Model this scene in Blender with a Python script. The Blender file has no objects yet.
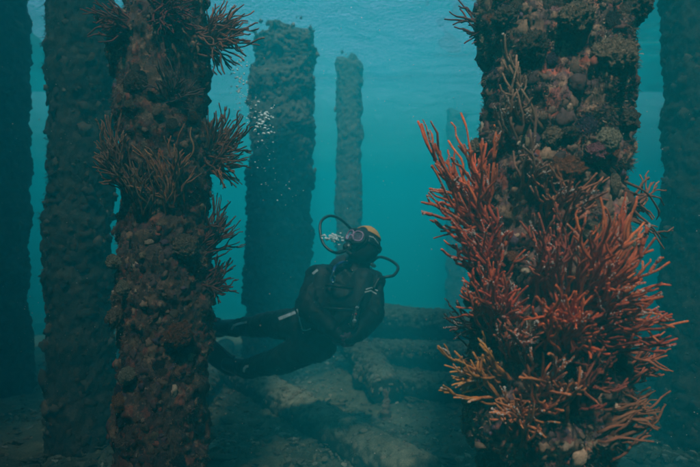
import bpy, math, random
import numpy as np
from mathutils import Vector, Matrix, Quaternion

random.seed(7)
rng = np.random.default_rng(11)
R = math.radians
scene = bpy.context.scene
col = scene.collection

# ------------------------------------------------------------------ camera
CAMZ, PITCH, FPX = 1.31, R(5.35), 550.0
cam_d = bpy.data.cameras.new('camera')
cam_d.lens = 36.0 * FPX / 700.0
cam_d.sensor_width = 36.0
cam_d.clip_start = 0.05
cam_d.clip_end = 400
cam = bpy.data.objects.new('camera', cam_d)
cam.location = (0, 0, CAMZ)
cam.rotation_euler = (R(90) + PITCH, 0, 0)
col.objects.link(cam)
scene.camera = cam
cam_d.dof.use_dof = True
cam_d.dof.focus_distance = 2.3
cam_d.dof.aperture_fstop = 2.8

# ------------------------------------------------------------------ sky, sun, exposure
SUN_EL, SUN_AZ = R(50), R(181)           # azimuth from +Y towards +X
world = bpy.data.worlds.new('World')
scene.world = world
world.use_nodes = True
wn = world.node_tree
sky = wn.nodes.new('ShaderNodeTexSky')
sky.sky_type = 'NISHITA'
sky.sun_disc = False
sky.sun_elevation = SUN_EL
sky.sun_rotation = SUN_AZ
wn.links.new(sky.outputs[0], wn.nodes['Background'].inputs[0])
wn.nodes['Background'].inputs[1].default_value = 0.15
sun_d = bpy.data.lights.new('sun', 'SUN')
sun_d.energy = 5.0
sun_d.angle = R(4)
sun_d.color = (1.0, 0.95, 0.87)
sun = bpy.data.objects.new('sun', sun_d)
sdir = Vector((math.sin(SUN_AZ) * math.cos(SUN_EL), math.cos(SUN_AZ) * math.cos(SUN_EL), math.sin(SUN_EL)))
sun.rotation_euler = sdir.to_track_quat('Z', 'Y').to_euler()
sun.location = (0, 0, 30)
col.objects.link(sun)
scene.view_settings.view_transform = 'Standard'
scene.view_settings.look = 'None'
scene.view_settings.exposure = 1.85
scene.view_settings.gamma = 1.0
scene.cycles.volume_bounces = 3
scene.cycles.max_bounces = 8
scene.cycles.diffuse_bounces = 3
scene.cycles.transparent_max_bounces = 12
scene.cycles.use_denoising = True

HAZE_DENSITY = 0.185
HAZE_COLOR = (.005, .25, .305)
HAZE_ABS = (.12, .3, .3)
HAZE_G = .1
SURF_Z = 6.9
DECK_Z = 8.0
# openings put in the unseen pier deck to aim sunbeams: the spot the sun reaches through them (x, y, z), half width, half length, share of boards left
def beam_gap(x, y, z, hx, hy, left):
    k = (DECK_Z - z) / math.tan(SUN_EL)
    cx, cy = x + k * math.sin(SUN_AZ), y + k * math.cos(SUN_AZ)
    return (cx - hx, cx + hx, cy - hy, cy + hy, left)
BEAM_GAPS = [beam_gap(0, 6.3, .2, 3.0, 2.5, .62), beam_gap(-1.0, 2.8, 1.8, .6, 1.3, .5), beam_gap(-.68, 3.7, 2.85, .62, 1.1, .12),
             beam_gap(0.08, 3.95, 1.8, .45, .5, .15), beam_gap(.6, 1.5, 1.35, .85, 1.35, .1)]
DECK_Y1 = 4.9
WELL_X = (-8.5, 6.8)  # open well left in the deck so sun reaches the far water
PLANK_W = 0.88
FAR_Y0 = 18.5  # extra deck boards start here to darken the distant water
WAVE = 0.1
RIPPLE = 0.13

# ------------------------------------------------------------------ helpers
def at(px, py, Y):
    r = (px - 350.0) / FPX
    u = (233.5 - py) / FPX
    d = Vector((r, math.cos(PITCH) - u * math.sin(PITCH), math.sin(PITCH) + u * math.cos(PITCH)))
    return Vector((0, 0, CAMZ)) + d * (Y / d.y)

def hsh(i, j, k, s):
    h = (i.astype(np.int64) * 374761393 + j.astype(np.int64) * 668265263 + k.astype(np.int64) * 2147483647 // 3 + s * 974711) & 0xFFFFFFFF
    h = ((h ^ (h >> 13)) * 1274126177) & 0xFFFFFFFF
    h = ((h ^ (h >> 16)) * 2246822519) & 0xFFFFFFFF
    return ((h ^ (h >> 15)) & 0xFFFFFF) / float(0xFFFFFF)

def vnoise(p, s=0):
    i = np.floor(p)
    f = p - i
    f = f * f * f * (f * (f * 6 - 15) + 10)
    i = i.astype(np.int64)
    out = 0
    for a in (0, 1):
        wa = f[:, 0] if a else 1 - f[:, 0]
        for b in (0, 1):
            wb = f[:, 1] if b else 1 - f[:, 1]
            for c in (0, 1):
                wc = f[:, 2] if c else 1 - f[:, 2]
                out = out + wa * wb * wc * hsh(i[:, 0] + a, i[:, 1] + b, i[:, 2] + c, s)
    return out * 2 - 1

def fbm(p, octv=4, s=0, gain=0.5):
    o, a = 0, 1.0
    for k in range(octv):
        o = o + a * vnoise(p * (2.03 ** k) + 17.3 * k, s + k)
        a *= gain
    return o

def worley(p, s=0):
    i = np.floor(p).astype(np.int64)
    best = np.full(len(p), 9.0)
    for a in (-1, 0, 1):
        for b in (-1, 0, 1):
            for c in (-1, 0, 1):
                I, J, K = i[:, 0] + a, i[:, 1] + b, i[:, 2] + c
                d = (I + hsh(I, J, K, s) - p[:, 0]) ** 2 + (J + hsh(I, J, K, s + 5) - p[:, 1]) ** 2 + (K + hsh(I, J, K, s + 9) - p[:, 2]) ** 2
                best = np.minimum(best, d)
    return np.sqrt(best)

def sstep(a, b, x):
    t = np.clip((x - a) / (b - a), 0, 1)
    return t * t * (3 - 2 * t)

class MB:
    """collects vertices, faces and a colour per vertex"""
    def __init__(s):
        s.v, s.f3, s.f4, s.c, s.n = [], [], [], [], 0
    def add(s, v, f, c=None):
        v = np.asarray(v, float)
        f = np.asarray(f, np.int64)
        (s.f3 if f.shape[1] == 3 else s.f4).append(f + s.n)
        s.v.append(v)
        if c is None:
            c = (1, 1, 1)
        c = np.asarray(c, float)
        if c.ndim == 1:
            c = np.tile(c, (len(v), 1))
        s.c.append(c)
        s.n += len(v)
    def more_faces(s, f, base):
        f = np.asarray(f, np.int64)
        (s.f3 if f.shape[1] == 3 else s.f4).append(f + base)
    def mesh(s, name, mat, smooth=True, colors=False):
        me = bpy.data.meshes.new(name)
        V = np.concatenate(s.v)
        f4 = np.concatenate(s.f4) if s.f4 else np.zeros((0, 4), np.int64)
        f3 = np.concatenate(s.f3) if s.f3 else np.zeros((0, 3), np.int64)
        me.vertices.add(len(V))
        me.vertices.foreach_set('co', V.astype(np.float32).ravel())
        loops = np.concatenate([f4.ravel(), f3.ravel()]).astype(np.int32)
        me.loops.add(len(loops))
        me.loops.foreach_set('vertex_index', loops)
        tot = np.concatenate([np.full(len(f4), 4), np.full(len(f3), 3)]).astype(np.int32)
        start = np.concatenate([[0], np.cumsum(tot)[:-1]]).astype(np.int32)
        me.polygons.add(len(tot))
        me.polygons.foreach_set('loop_start', start)
        me.polygons.foreach_set('use_smooth', np.full(len(tot), smooth))
        if colors:
            at_ = me.color_attributes.new('tint', 'FLOAT_COLOR', 'POINT')
            C = np.concatenate(s.c)
            C = np.concatenate([C, np.ones((len(C), 1))], 1)
            at_.data.foreach_set('color', C.astype(np.float32).ravel())
        me.update(calc_edges=True)
        me.validate()
        if mat:
            me.materials.append(mat)
        return me
    def build(s, name, mat, parent=None, smooth=True, colors=False):
        return link(name, s.mesh(name, mat, smooth, colors), parent)

def link(name, data, parent=None):
    o = bpy.data.objects.new(name, data)
    col.objects.link(o)
    if parent:
        o.parent = parent
        o.matrix_parent_inverse = Matrix.Translation(-parent.location) if parent.parent is None else Matrix.Identity(4)
    return o

def empty(name, loc=(0, 0, 0)):
    o = bpy.data.objects.new(name, None)
    o.location = loc
    o.empty_display_size = 0.1
    col.objects.link(o)
    return o

def tag(o, label=None, cat=None, group=None, kind=None):
    if label: o['label'] = label
    if cat: o['category'] = cat
    if group: o['group'] = group
    if kind: o['kind'] = kind
    return o

def grid_faces(nr, nc, wrap=True):
    r = np.arange(nr - 1)[:, None]
    c = np.arange(nc if wrap else nc - 1)[None, :]
    c2 = (c + 1) % nc
    a = r * nc + c
    b = r * nc + c2
    d = (r + 1) * nc + c
    e = (r + 1) * nc + c2
    return np.stack([a, b, e, d], -1).reshape(-1, 4)

def frames(P):
    """parallel transported normals along a polyline"""
    P = np.asarray(P, float)
    T = np.gradient(P, axis=0)
    T /= np.linalg.norm(T, axis=1)[:, None] + 1e-12
    n = np.cross(T[0], [0.3, 0.9, 0.21])
    if np.linalg.norm(n) < 0.1:
        n = np.cross(T[0], [1, 0, 0])
    n /= np.linalg.norm(n)
    N = []
    for t in T:
        n = n - t * np.dot(n, t)
        n /= np.linalg.norm(n) + 1e-12
        N.append(n)
    N = np.array(N)
    return T, N, np.cross(T, N)

def tube(mb, P, rad, sides=8, c=None, wob=0.0, cap=True):
    P = np.asarray(P, float)
    rad = np.broadcast_to(np.asarray(rad, float), (len(P),)).copy()
    T, N, B = frames(P)
    if cap:                                   # rounded ends
        e = rad[-1]
        P = np.concatenate([P, [P[-1] + T[-1] * e * .6, P[-1] + T[-1] * e * .95]])
        rad = np.concatenate([rad, [e * .75, e * .15]])
        T = np.concatenate([T, T[-1:], T[-1:]]); N = np.concatenate([N, N[-1:], N[-1:]]); B = np.concatenate([B, B[-1:], B[-1:]])
        if c is not None and np.ndim(c) == 2:
            c = np.concatenate([c, c[-1:], c[-1:]])
    a = np.linspace(0, 2 * np.pi, sides, endpoint=False)
    rr = rad[:, None] * (1 + wob * rng.standard_normal((len(P), sides)))
    V = P[:, None, :] + rr[..., None] * (np.cos(a)[None, :, None] * N[:, None, :] + np.sin(a)[None, :, None] * B[:, None, :])
    if c is not None and np.ndim(c) == 2:
        c = np.repeat(c, sides, 0)
    b = mb.n
    mb.add(V.reshape(-1, 3), grid_faces(len(P), sides), c)
    n = len(P)
    if sides >= 4:
        k = np.arange(1, sides - 1)
        mb.more_faces(np.stack([np.zeros_like(k), k + 1, k], 1), b)
        mb.more_faces(np.stack([np.zeros_like(k), k, k + 1], 1) + (n - 1) * sides, b)

def smooth_path(pts, n=40):
    """Catmull-Rom through points"""
    P = np.array([list(p) for p in pts], float)
    P = np.concatenate([[2 * P[0] - P[1]], P, [2 * P[-1] - P[-2]]])
    out = []
    m = len(P) - 3
    for q in np.linspace(0, m - 1e-6, n):
        i = int(q); t = q - i
        a, b, c, d = P[i:i + 4]
        out.append(.5 * ((2 * b) + (-a + c) * t + (2 * a - 5 * b + 4 * c - d) * t * t + (-a + 3 * b - 3 * c + d) * t ** 3))
    return np.array(out)

def uvsphere(nu=12, nv=8):
    th = np.linspace(0, np.pi, nv + 1)
    ph = np.linspace(0, 2 * np.pi, nu, endpoint=False)
    V = np.stack([np.sin(th)[:, None] * np.cos(ph), np.sin(th)[:, None] * np.sin(ph), np.cos(th)[:, None] * np.ones(nu)], -1).reshape(-1, 3)
    return V, grid_faces(nv + 1, nu)[:, ::-1]

def ico(sub=1):
    import bmesh
    bm = bmesh.new()
    bmesh.ops.create_icosphere(bm, subdivisions=sub, radius=1)
    V = np.array([v.co[:] for v in bm.verts]); F = np.array([[v.index for v in f.verts] for f in bm.faces])
    bm.free()
    return V, F
ICO1, ICO2, ICO3, ICO4, ICO5 = ico(1), ico(2), ico(3), ico(4), ico(5)

def basis(n):
    n = np.asarray(n, float); n = n / np.linalg.norm(n)
    t = np.cross(n, [0, 0, 1.0])
    if np.linalg.norm(t) < .05: t = np.cross(n, [1.0, 0, 0])
    t /= np.linalg.norm(t)
    return np.stack([t, np.cross(n, t), n], 0)      # rows: tangent, bitangent, normal

# ------------------------------------------------------------------ materials
def new_mat(name):
    m = bpy.data.materials.new(name)
    m.use_nodes = True
    return m, m.node_tree, m.node_tree.nodes['Principled BSDF']

def mapping(nt, scale=1.0, kind='Object'):
    tc = nt.nodes.new('ShaderNodeTexCoord')
    return tc.outputs[kind]

def noise(nt, vec, scale, detail=6, rough=.6, dist=0.0):
    n = nt.nodes.new('ShaderNodeTexNoise')
    n.inputs['Scale'].default_value = scale
    n.inputs['Detail'].default_value = detail
    n.inputs['Roughness'].default_value = rough
    n.inputs['Distortion'].default_value = dist
    nt.links.new(vec, n.inputs['Vector'])
    return n

def ramp(nt, fac, stops, interp='LINEAR'):
    r = nt.nodes.new('ShaderNodeValToRGB')
    r.color_ramp.interpolation = interp
    e = r.color_ramp.elements
    while len(e) < len(stops): e.new(0.5)
    for k, (p, c) in enumerate(stops):
        e[k].position = p
        e[k].color = (*c, 1) if len(c) == 3 else c
    nt.links.new(fac, r.inputs[0])
    return r

def mix(nt, a, b, fac, blend='MIX'):
    m = nt.nodes.new('ShaderNodeMix')
    m.data_type = 'RGBA'
    m.blend_type = blend
    for sock, v in ((m.inputs[6], a), (m.inputs[7], b), (m.inputs[0], fac)):
        if isinstance(v, (int, float)): sock.default_value = v
        elif isinstance(v, tuple): sock.default_value = (*v, 1)
        else: nt.links.new(v, sock)
    return m.outputs[2]

def bump(nt, bsdf, h, strength=.5, dist=.01):
    b = nt.nodes.new('ShaderNodeBump')
    b.inputs['Strength'].default_value = strength
    b.inputs['Distance'].default_value = dist
    nt.links.new(h, b.inputs['Height'])
    nt.links.new(b.outputs[0], bsdf.inputs['Normal'])

def growth_mat(name, stops, patch_scale, tint=False, rough=.85, fine=90, bscale=.006, gain=(1, 1, 1)):
    """encrusted surface: patches of living crust in several colours"""
    m, nt, b = new_mat(name)
    v = mapping(nt)
    n1 = noise(nt, v, patch_scale, 5, .62, .7)
    n2 = noise(nt, v, patch_scale * 5.1, 5, .65, .3)
    n3 = noise(nt, v, fine, 4, .7)
    vo = nt.nodes.new('ShaderNodeTexVoronoi')
    vo.inputs['Scale'].default_value = patch_scale * 3.2
    wv = nt.nodes.new('ShaderNodeVectorMath'); wv.operation = 'MULTIPLY_ADD'
    nt.links.new(n2.outputs['Color'], wv.inputs[0]); wv.inputs[1].default_value = (.09, .09, .09); nt.links.new(v, wv.inputs[2])
    nt.links.new(wv.outputs[0], vo.inputs['Vector'])
    sep = nt.nodes.new('ShaderNodeSeparateColor'); nt.links.new(vo.outputs['Color'], sep.inputs[0])
    f = nt.nodes.new('ShaderNodeMix'); f.inputs[0].default_value = .5
    nt.links.new(sep.outputs[0], f.inputs[2]); nt.links.new(n1.outputs[0], f.inputs[3])
    base = ramp(nt, f.outputs[0], stops).outputs[0]
    sp = ramp(nt, n3.outputs[0], [(.3, (.45, .45, .45)), (.55, (1, 1, 1)), (.75, (1.5, 1.45, 1.4))]).outputs[0]
    c = mix(nt, base, sp, .9, 'MULTIPLY')
    c = mix(nt, c, gain, 1.0, 'MULTIPLY')
    if tint:
        a = nt.nodes.new('ShaderNodeAttribute'); a.attribute_name = 'tint'
        c = mix(nt, mix(nt, a.outputs['Color'], sp, .85, 'MULTIPLY'), gain, 1.0, 'MULTIPLY')
    nt.links.new(c, b.inputs['Base Color'])
    b.inputs['Roughness'].default_value = rough
    b.inputs['Specular IOR Level'].default_value = .25
    bump(nt, b, mix(nt, n3.outputs[0], n2.outputs[0], .5), .8, bscale)
    return m

NEAR = [(.20, (.05, .032, .032)), (.32, (.10, .055, .06)), (.42, (.17, .10, .07)), (.50, (.075, .045, .045)),
        (.57, (.27, .165, .11)), (.63, (.11, .06, .075)), (.70, (.30, .075, .045)), (.78, (.36, .25, .18)), (.88, (.17, .09, .12))]
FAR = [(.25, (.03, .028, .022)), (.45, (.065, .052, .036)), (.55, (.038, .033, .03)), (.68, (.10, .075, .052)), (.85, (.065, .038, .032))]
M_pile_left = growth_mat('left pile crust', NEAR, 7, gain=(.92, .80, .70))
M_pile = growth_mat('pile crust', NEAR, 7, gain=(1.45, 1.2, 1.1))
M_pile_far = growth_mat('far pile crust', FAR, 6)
M_tint = growth_mat('encrusting growth', NEAR, 7, tint=True, fine=160, bscale=.003, gain=(1.2, 1.05, 1.0))

def flat_mat(name, c, rough=.6, spec=.3, metal=0.0, nscale=60, var=.35, bstr=.25, bdist=.003):
    m, nt, b = new_mat(name)
    v = mapping(nt)
    n = noise(nt, v, nscale, 5, .6)
    lo = tuple(x * (1 - var) for x in c); hi = tuple(min(1, x * (1 + var)) for x in c)
    nt.links.new(ramp(nt, n.outputs[0], [(.3, lo), (.7, hi)]).outputs[0], b.inputs['Base Color'])
    b.inputs['Roughness'].default_value = rough
    b.inputs['Specular IOR Level'].default_value = spec
    b.inputs['Metallic'].default_value = metal
    if bstr: bump(nt, b, n.outputs[0], bstr, bdist)
    return m

def coral_mat(name):
    m, nt, b = new_mat(name)
    a = nt.nodes.new('ShaderNodeAttribute'); a.attribute_name = 'tint'
    v = mapping(nt)
    n = noise(nt, v, 55, 5, .65)
    f = noise(nt, v, 420, 3, .6)
    sp = ramp(nt, n.outputs[0], [(.3, (.6, .55, .55)), (.65, (1.15, 1.15, 1.15))]).outputs[0]
    s2 = ramp(nt, f.outputs[0], [(.35, (.75, .75, .75)), (.7, (1.25, 1.2, 1.15))]).outputs[0]
    c = mix(nt, mix(nt, a.outputs['Color'], sp, 1.0, 'MULTIPLY'), s2, .8, 'MULTIPLY')
    nt.links.new(c, b.inputs['Base Color'])
    b.inputs['Roughness'].default_value = .7
    b.inputs['Specular IOR Level'].default_value = .25
    b.inputs['Subsurface Weight'].default_value = .0
    bump(nt, b, f.outputs[0], .6, .0015)
    return m
M_coral = coral_mat('coral flesh')
M_polyp = flat_mat('white polyps', (.58, .46, .42), .7, var=.1)
M_bubble, nt, b = new_mat('air bubble')
b.inputs['Base Color'].default_value = (.95, .97, .98, 1); b.inputs['Roughness'].default_value = .12
b.inputs['Transmission Weight'].default_value = .1; b.inputs['IOR'].default_value = 1.5; b.inputs['Specular IOR Level'].default_value = 1.0

def sediment_mat(name, wood, sed, thr=(.15, .7), scale=9, fine=120, bdist=.012):
    """surface with pale silt settled on whatever faces up"""
    m, nt, b = new_mat(name)
    v = mapping(nt)
    n1 = noise(nt, v, scale, 7, .65, .4)
    n2 = noise(nt, v, fine, 5, .7)
    n3 = noise(nt, v, scale * .22, 3, .5)
    g = nt.nodes.new('ShaderNodeNewGeometry')
    s = nt.nodes.new('ShaderNodeSeparateXYZ'); nt.links.new(g.outputs['Normal'], s.inputs[0])
    ad = nt.nodes.new('ShaderNodeMath'); ad.operation = 'MULTIPLY_ADD'
    nt.links.new(n1.outputs[0], ad.inputs[0]); ad.inputs[1].default_value = .7; nt.links.new(s.outputs[2], ad.inputs[2])
    f = nt.nodes.new('ShaderNodeMapRange'); f.inputs[1].default_value = thr[0] + .35; f.inputs[2].default_value = thr[1] + .35
    nt.links.new(ad.outputs[0], f.inputs[0])
    w = ramp(nt, n1.outputs[0], [(.3, tuple(x * .5 for x in wood)), (.7, wood)]).outputs[0]
    d = ramp(nt, n1.outputs[0], [(.28, tuple(x * .45 for x in sed)), (.5, sed), (.72, tuple(x * 1.45 for x in sed))]).outputs[0]
    big = ramp(nt, n3.outputs[0], [(.3, (.6, .65, .6)), (.65, (1.15, 1.12, 1.1))]).outputs[0]
    sp = ramp(nt, n2.outputs[0], [(.32, (.45, .45, .45)), (.5, (1, 1, 1)), (.68, (1.6, 1.55, 1.45))]).outputs[0]
    c = mix(nt, mix(nt, mix(nt, w, d, f.outputs[0]), sp, .8, 'MULTIPLY'), big, .8, 'MULTIPLY')
    nt.links.new(c, b.inputs['Base Color'])
    b.inputs['Roughness'].default_value = .95
    b.inputs['Specular IOR Level'].default_value = .1
    bump(nt, b, mix(nt, n2.outputs[0], n1.outputs[0], .5), .9, bdist)
    return m
M_seabed = sediment_mat('silty seabed', (.075, .066, .045), (.155, .138, .088), (-.2, .5), 7)
M_log = sediment_mat('silted timber', (.06, .048, .035), (.24, .20, .135), (.2, .75), 11, 130, .008)
M_stone = sediment_mat('silted stone', (.08, .07, .055), (.165, .135, .09), (.1, .7), 16, 150, .006)

# ------------------------------------------------------------------ water body
def build_haze():
    mb = MB()
    x0, x1, y0, y1, z0, z1 = -62, 62, -40, 82, -2.2, SURF_Z
    V = [(x, y, z) for z in (z0, z1) for y in (y0, y1) for x in (x0, x1)]
    mb.add(V, [(0, 2, 3, 1), (4, 5, 7, 6), (0, 1, 5, 4), (2, 6, 7, 3), (0, 4, 6, 2), (1, 3, 7, 5)])
    m = bpy.data.materials.new('sea water')
    m.use_nodes = True
    nt = m.node_tree
    nt.nodes.remove(nt.nodes['Principled BSDF'])
    v = nt.nodes.new('ShaderNodeVolumePrincipled')
    v.inputs['Color'].default_value = (*HAZE_COLOR, 1)
    v.inputs['Density'].default_value = HAZE_DENSITY
    v.inputs['Absorption Color'].default_value = (*HAZE_ABS, 1)
    v.inputs['Anisotropy'].default_value = HAZE_G
    nt.links.new(v.outputs[0], nt.nodes['Material Output'].inputs['Volume'])
    o = mb.build('haze', m, smooth=False)
    tag(o, kind='stuff', label='teal green sea water filling the scene', cat='water')
build_haze()

def build_water_surface():
    n = 420
    u = np.linspace(-1, 1, n)
    g = 26 * u + 34 * np.sign(u) * np.abs(u) ** 3
    xx, yy = np.meshgrid(g, g + 18)
    x, y = xx.ravel(), yy.ravel()
    p = np.stack([x, y, x * 0], 1)
    z = SURF_Z + .5 + WAVE * fbm(p * [.45, .6, 1], 3, 61, .5) + .03 * fbm(p * [2.1, 2.6, 1], 2, 67)
    mb = MB(); mb.add(np.stack([x, y, z], 1), grid_faces(n, n, False))
    m = bpy.data.materials.new('water surface'); m.use_nodes = True
    nt = m.node_tree; nt.nodes.remove(nt.nodes['Principled BSDF'])
    fr = nt.nodes.new('ShaderNodeFresnel'); fr.inputs['IOR'].default_value = 1.33
    tr = nt.nodes.new('ShaderNodeBsdfTransparent')
    nz = noise(nt, mapping(nt), 13.0, 3, .6)
    bp = nt.nodes.new('ShaderNodeBump'); bp.inputs['Strength'].default_value = 1.0; bp.inputs['Distance'].default_value = RIPPLE
    nt.links.new(nz.outputs[0], bp.inputs['Height'])
    nt.links.new(bp.outputs[0], fr.inputs['Normal'])
    gl = nt.nodes.new('ShaderNodeBsdfGlossy'); gl.inputs['Roughness'].default_value = .05
    mx = nt.nodes.new('ShaderNodeMixShader')
    nt.links.new(fr.outputs[0], mx.inputs[0]); nt.links.new(tr.outputs[0], mx.inputs[1]); nt.links.new(gl.outputs[0], mx.inputs[2])
    nt.links.new(mx.outputs[0], nt.nodes['Material Output'].inputs['Surface'])
    tag(mb.build('water_surface', m), kind='structure', label='rippled surface of the sea seen from below')
build_water_surface()

# ------------------------------------------------------------------ seabed
def ground_np(x, y):
    p = np.stack([x, y, np.zeros_like(x)], 1)
    z = .05 + .34 * sstep(5.2, 7.6, y) * sstep(-.9, .6, x) + .22 * sstep(8, 12, y) * sstep(-3.5, 0, x) - .5 * sstep(12, 24, y)
    z = z + .05 * fbm(p * .55, 3, 3) + .02 * fbm(p * 2.1, 3, 8)
    return z
def ground(x, y):
    return float(ground_np(np.array([float(x)]), np.array([float(y)]))[0])
def on_ground(px, py):
    lo, hi = 1.2, 40.0
    for _ in range(40):
        m_ = (lo + hi) / 2
        p = at(px, py, m_)
        if p.z > ground(p.x, p.y): lo = m_
        else: hi = m_
    return at(px, py, lo)

def build_seabed():
    nx, ny = 620, 560
    u = np.linspace(-1, 1, nx); X = 3.2 * u + 54 * np.sign(u) * np.abs(u) ** 5
    v = np.linspace(0, 1, ny); Y = -34 * (1 - sstep(0, .12, v)) + 11 * v + 62 * np.clip((v - .3) / .7, 0, 1) ** 4
    xx, yy = np.meshgrid(X, Y)
    x, y = xx.ravel(), yy.ravel()
    z = ground_np(x, y)
    p = np.stack([x, y, z * 0], 1)
    near = 1 - sstep(9, 16, np.hypot(x, y))
    w = worley(p * 5.5, 21)
    z = z + near * (.028 * fbm(p * 7, 4, 31, .6) + .02 * np.clip(.42 - w, 0, 1) * sstep(-.2, .5, vnoise(p * 1.3, 4)) + .012 * fbm(p * 30, 3, 41, .6))
    mb = MB()
    mb.add(np.stack([x, y, z], 1), grid_faces(ny, nx, False))
    o = mb.build('seabed', M_seabed)
    return tag(o, kind='structure', label='silty rubble strewn seabed of olive brown sediment')
seabed = build_seabed()

# ------------------------------------------------------------------ piles
class Pile:
    def __init__(s, bot, top, r, ztop, zbot=-.35):
        d = (top - bot); d = d / d.z
        s.a = bot + d * (zbot - bot.z); s.d = d; s.zb, s.zt, s.r = zbot, ztop, r
    def axis(s, z):
        return s.a + s.d * (z - s.zb)
    def surf(s, px, py, extra=0.0):
        """point and normal where the view line through px,py first meets the pile (or its nearest flank)"""
        best = None
        for Y in np.linspace(s.axis(1).y - s.r - .05, s.axis(1).y, 160):
            p = at(px, py, Y)
            q = s.axis(p.z)
            d = math.hypot(p.x - q.x, p.y - q.y) - s.r - extra
            if best is None or d < best[0]:
                best = (d, p, q)
            if d < 0: break
        d, p, q = best
        n = Vector((p.x - q.x, p.y - q.y, 0)); n.normalize()
        return q + n * (s.r + extra), n

GROW_COLS = [(.08, .045, .045), (.13, .075, .055), (.20, .12, .08), (.31, .20, .14), (.10, .055, .085), (.26, .07, .045), (.15, .11, .07), (.42, .32, .24), (.11, .045, .04)]
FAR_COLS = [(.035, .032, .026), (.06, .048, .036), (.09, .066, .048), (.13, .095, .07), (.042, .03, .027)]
GROW_P = np.array([3, 3, 2.5, 1.2, 2, 1, 2, .4, 2.0]); GROW_P /= GROW_P.sum()

def tufts(mb, P, N, L, C, k=6, droop=.3, width=.06):
    """k thin curved strands at every point: P, N (n,3), L (n,), C (n,3)"""
    P, N = np.asarray(P, float), np.asarray(N, float)
    n = len(P)
    if n == 0: return
    N = N / np.linalg.norm(N, axis=1)[:, None]
    t = np.cross(N, np.array([.13, .21, 1.0])); t /= np.linalg.norm(t, axis=1)[:, None] + 1e-9
    bt = np.cross(N, t)
    P, N, t, bt, L, C = [np.repeat(q, k, 0) for q in (P, N, t, bt, np.broadcast_to(L, (n,)), np.broadcast_to(C, (n, 3)))]
    m = len(P)
    a = rng.uniform(0, 2 * np.pi, m); sp = rng.uniform(.15, 1.25, m)
    d = N + sp[:, None] * (np.cos(a)[:, None] * t + np.sin(a)[:, None] * bt)
    d /= np.linalg.norm(d, axis=1)[:, None]
    l = (L * rng.uniform(.4, 1.25, m))[:, None]
    sd = np.cross(d, rng.standard_normal((m, 3))); sd /= np.linalg.norm(sd, axis=1)[:, None] + 1e-9
    w = l * width * rng.uniform(.6, 1.5, (m, 1))
    bend = rng.standard_normal((m, 3)) * .35; bend[:, 2] -= droop
    o = P + rng.standard_normal((m, 3)) * (L[:, None] * .35) - d * l * .1
    c1 = o + d * l * .45 + bend * l * .12
    c2 = o + d * l * .8 + bend * l * .40
    c3 = o + d * l * 1.0 + bend * l * .75
    V = np.stack([o - sd * w, o + sd * w, c1 - sd * w, c1 + sd * w, c2 - sd * w * .8, c2 + sd * w * .8, c3], 1).reshape(-1, 3)
    i = np.arange(m)[:, None] * 7
    base = mb.n
    mb.add(V, np.concatenate([i + [0, 1, 3, 2], i + [2, 3, 5, 4]]), np.repeat(C, 7, 0))
    mb.more_faces(i + [4, 5, 6], base)

def pebbles(mb, P, N, S, C, ic=None, flat=(.5, 1.2), rough=.3):
    """small irregular lumps: one at every point"""
    V, F = ic or ICO2
    n = len(P)
    N = N / np.linalg.norm(N, axis=1)[:, None]
    t = np.cross(N, np.array([.13, .21, 1.0])); t /= np.linalg.norm(t, axis=1)[:, None] + 1e-9
    bt = np.cross(N, t)
    M = np.stack([t, bt, N], 1)
    W = np.broadcast_to(V, (n, len(V), 3)) + rng.uniform(0, 99, (n, 1, 3))
    k = 1 + rough * vnoise((W * 2.2).reshape(-1, 3), 5).reshape(n, -1)
    sc = S[:, None] * np.stack([rng.uniform(.75, 1.4, n), rng.uniform(.75, 1.4, n), rng.uniform(*flat, n)], 1)
    X = np.einsum('nvi,nij->nvj', V[None] * k[..., None] * sc[:, None], M) + P[:, None]
    f = (F[None] + np.arange(n)[:, None, None] * len(V)).reshape(-1, F.shape[1])
    mb.add(X.reshape(-1, 3), f, np.repeat(C, len(V), 0))

def lumps_mesh(kind, mat, seed, ic=None):
    r_ = np.random.default_rng(seed)
    V, F = ic or ICO3
    V = V.copy()
    off = r_.uniform(0, 90, 3)
    k = 1 + .22 * fbm(V * 1.3 + off, 3, seed)
    if kind == 'round':
        k = k + .10 * np.clip(.5 - worley(V * 4 + off, seed), -.2, 1) + .06 * fbm(V * 9 + off, 3, seed)
    elif kind == 'knobbly':
        k = k * .85 + .5 * np.clip(.7 - worley(V * 2.3 + off, seed), 0, 1) + .2 * np.clip(.6 - worley(V * 6 + off, seed + 1), 0, 1) + .07 * fbm(V * 9 + off, 2, seed)
    else:
        k = k * .9 + .35 * np.clip(.6 - worley(V * 3.6 + off, seed), 0, 1) + .30 * np.clip(.55 - worley(V * 10 + off, seed + 1), 0, 1) + .12 * fbm(V * 14 + off, 3, seed, .7)
    V = V * k[:, None]
    mb = MB(); mb.add(V, F)
    return mb.mesh(kind, mat)

def sponge_mat(name, c):
    return flat_mat(name, tuple(x * 1.1 for x in c), .9, .15, nscale=5, var=.55, bstr=1.0, bdist=.12)
SP_M = {'tan': sponge_mat('tan sponge', (.33, .20, .13)), 'cream': sponge_mat('cream sponge', (.42, .31, .21)), 'brown': sponge_mat('brown sponge', (.15, .09, .065)),
        'rust': sponge_mat('rust sponge', (.30, .085, .035)), 'purple': sponge_mat('purple crust', (.075, .04, .075)), 'pink': sponge_mat('pink sponge', (.42, .13, .16)),
        'dark': sponge_mat('dark sponge', (.055, .035, .035)), 'orange': sponge_mat('orange sponge', (.40, .15, .06))}
LUMP = {}
def lump_mesh(kind, colr, k=0):
    key = (kind, colr, k)
    if key not in LUMP:
        LUMP[key] = lumps_mesh(kind, SP_M[colr], 100 + 13 * k + hash(len(LUMP)) % 7 + len(LUMP))
    return LUMP[key]

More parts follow.
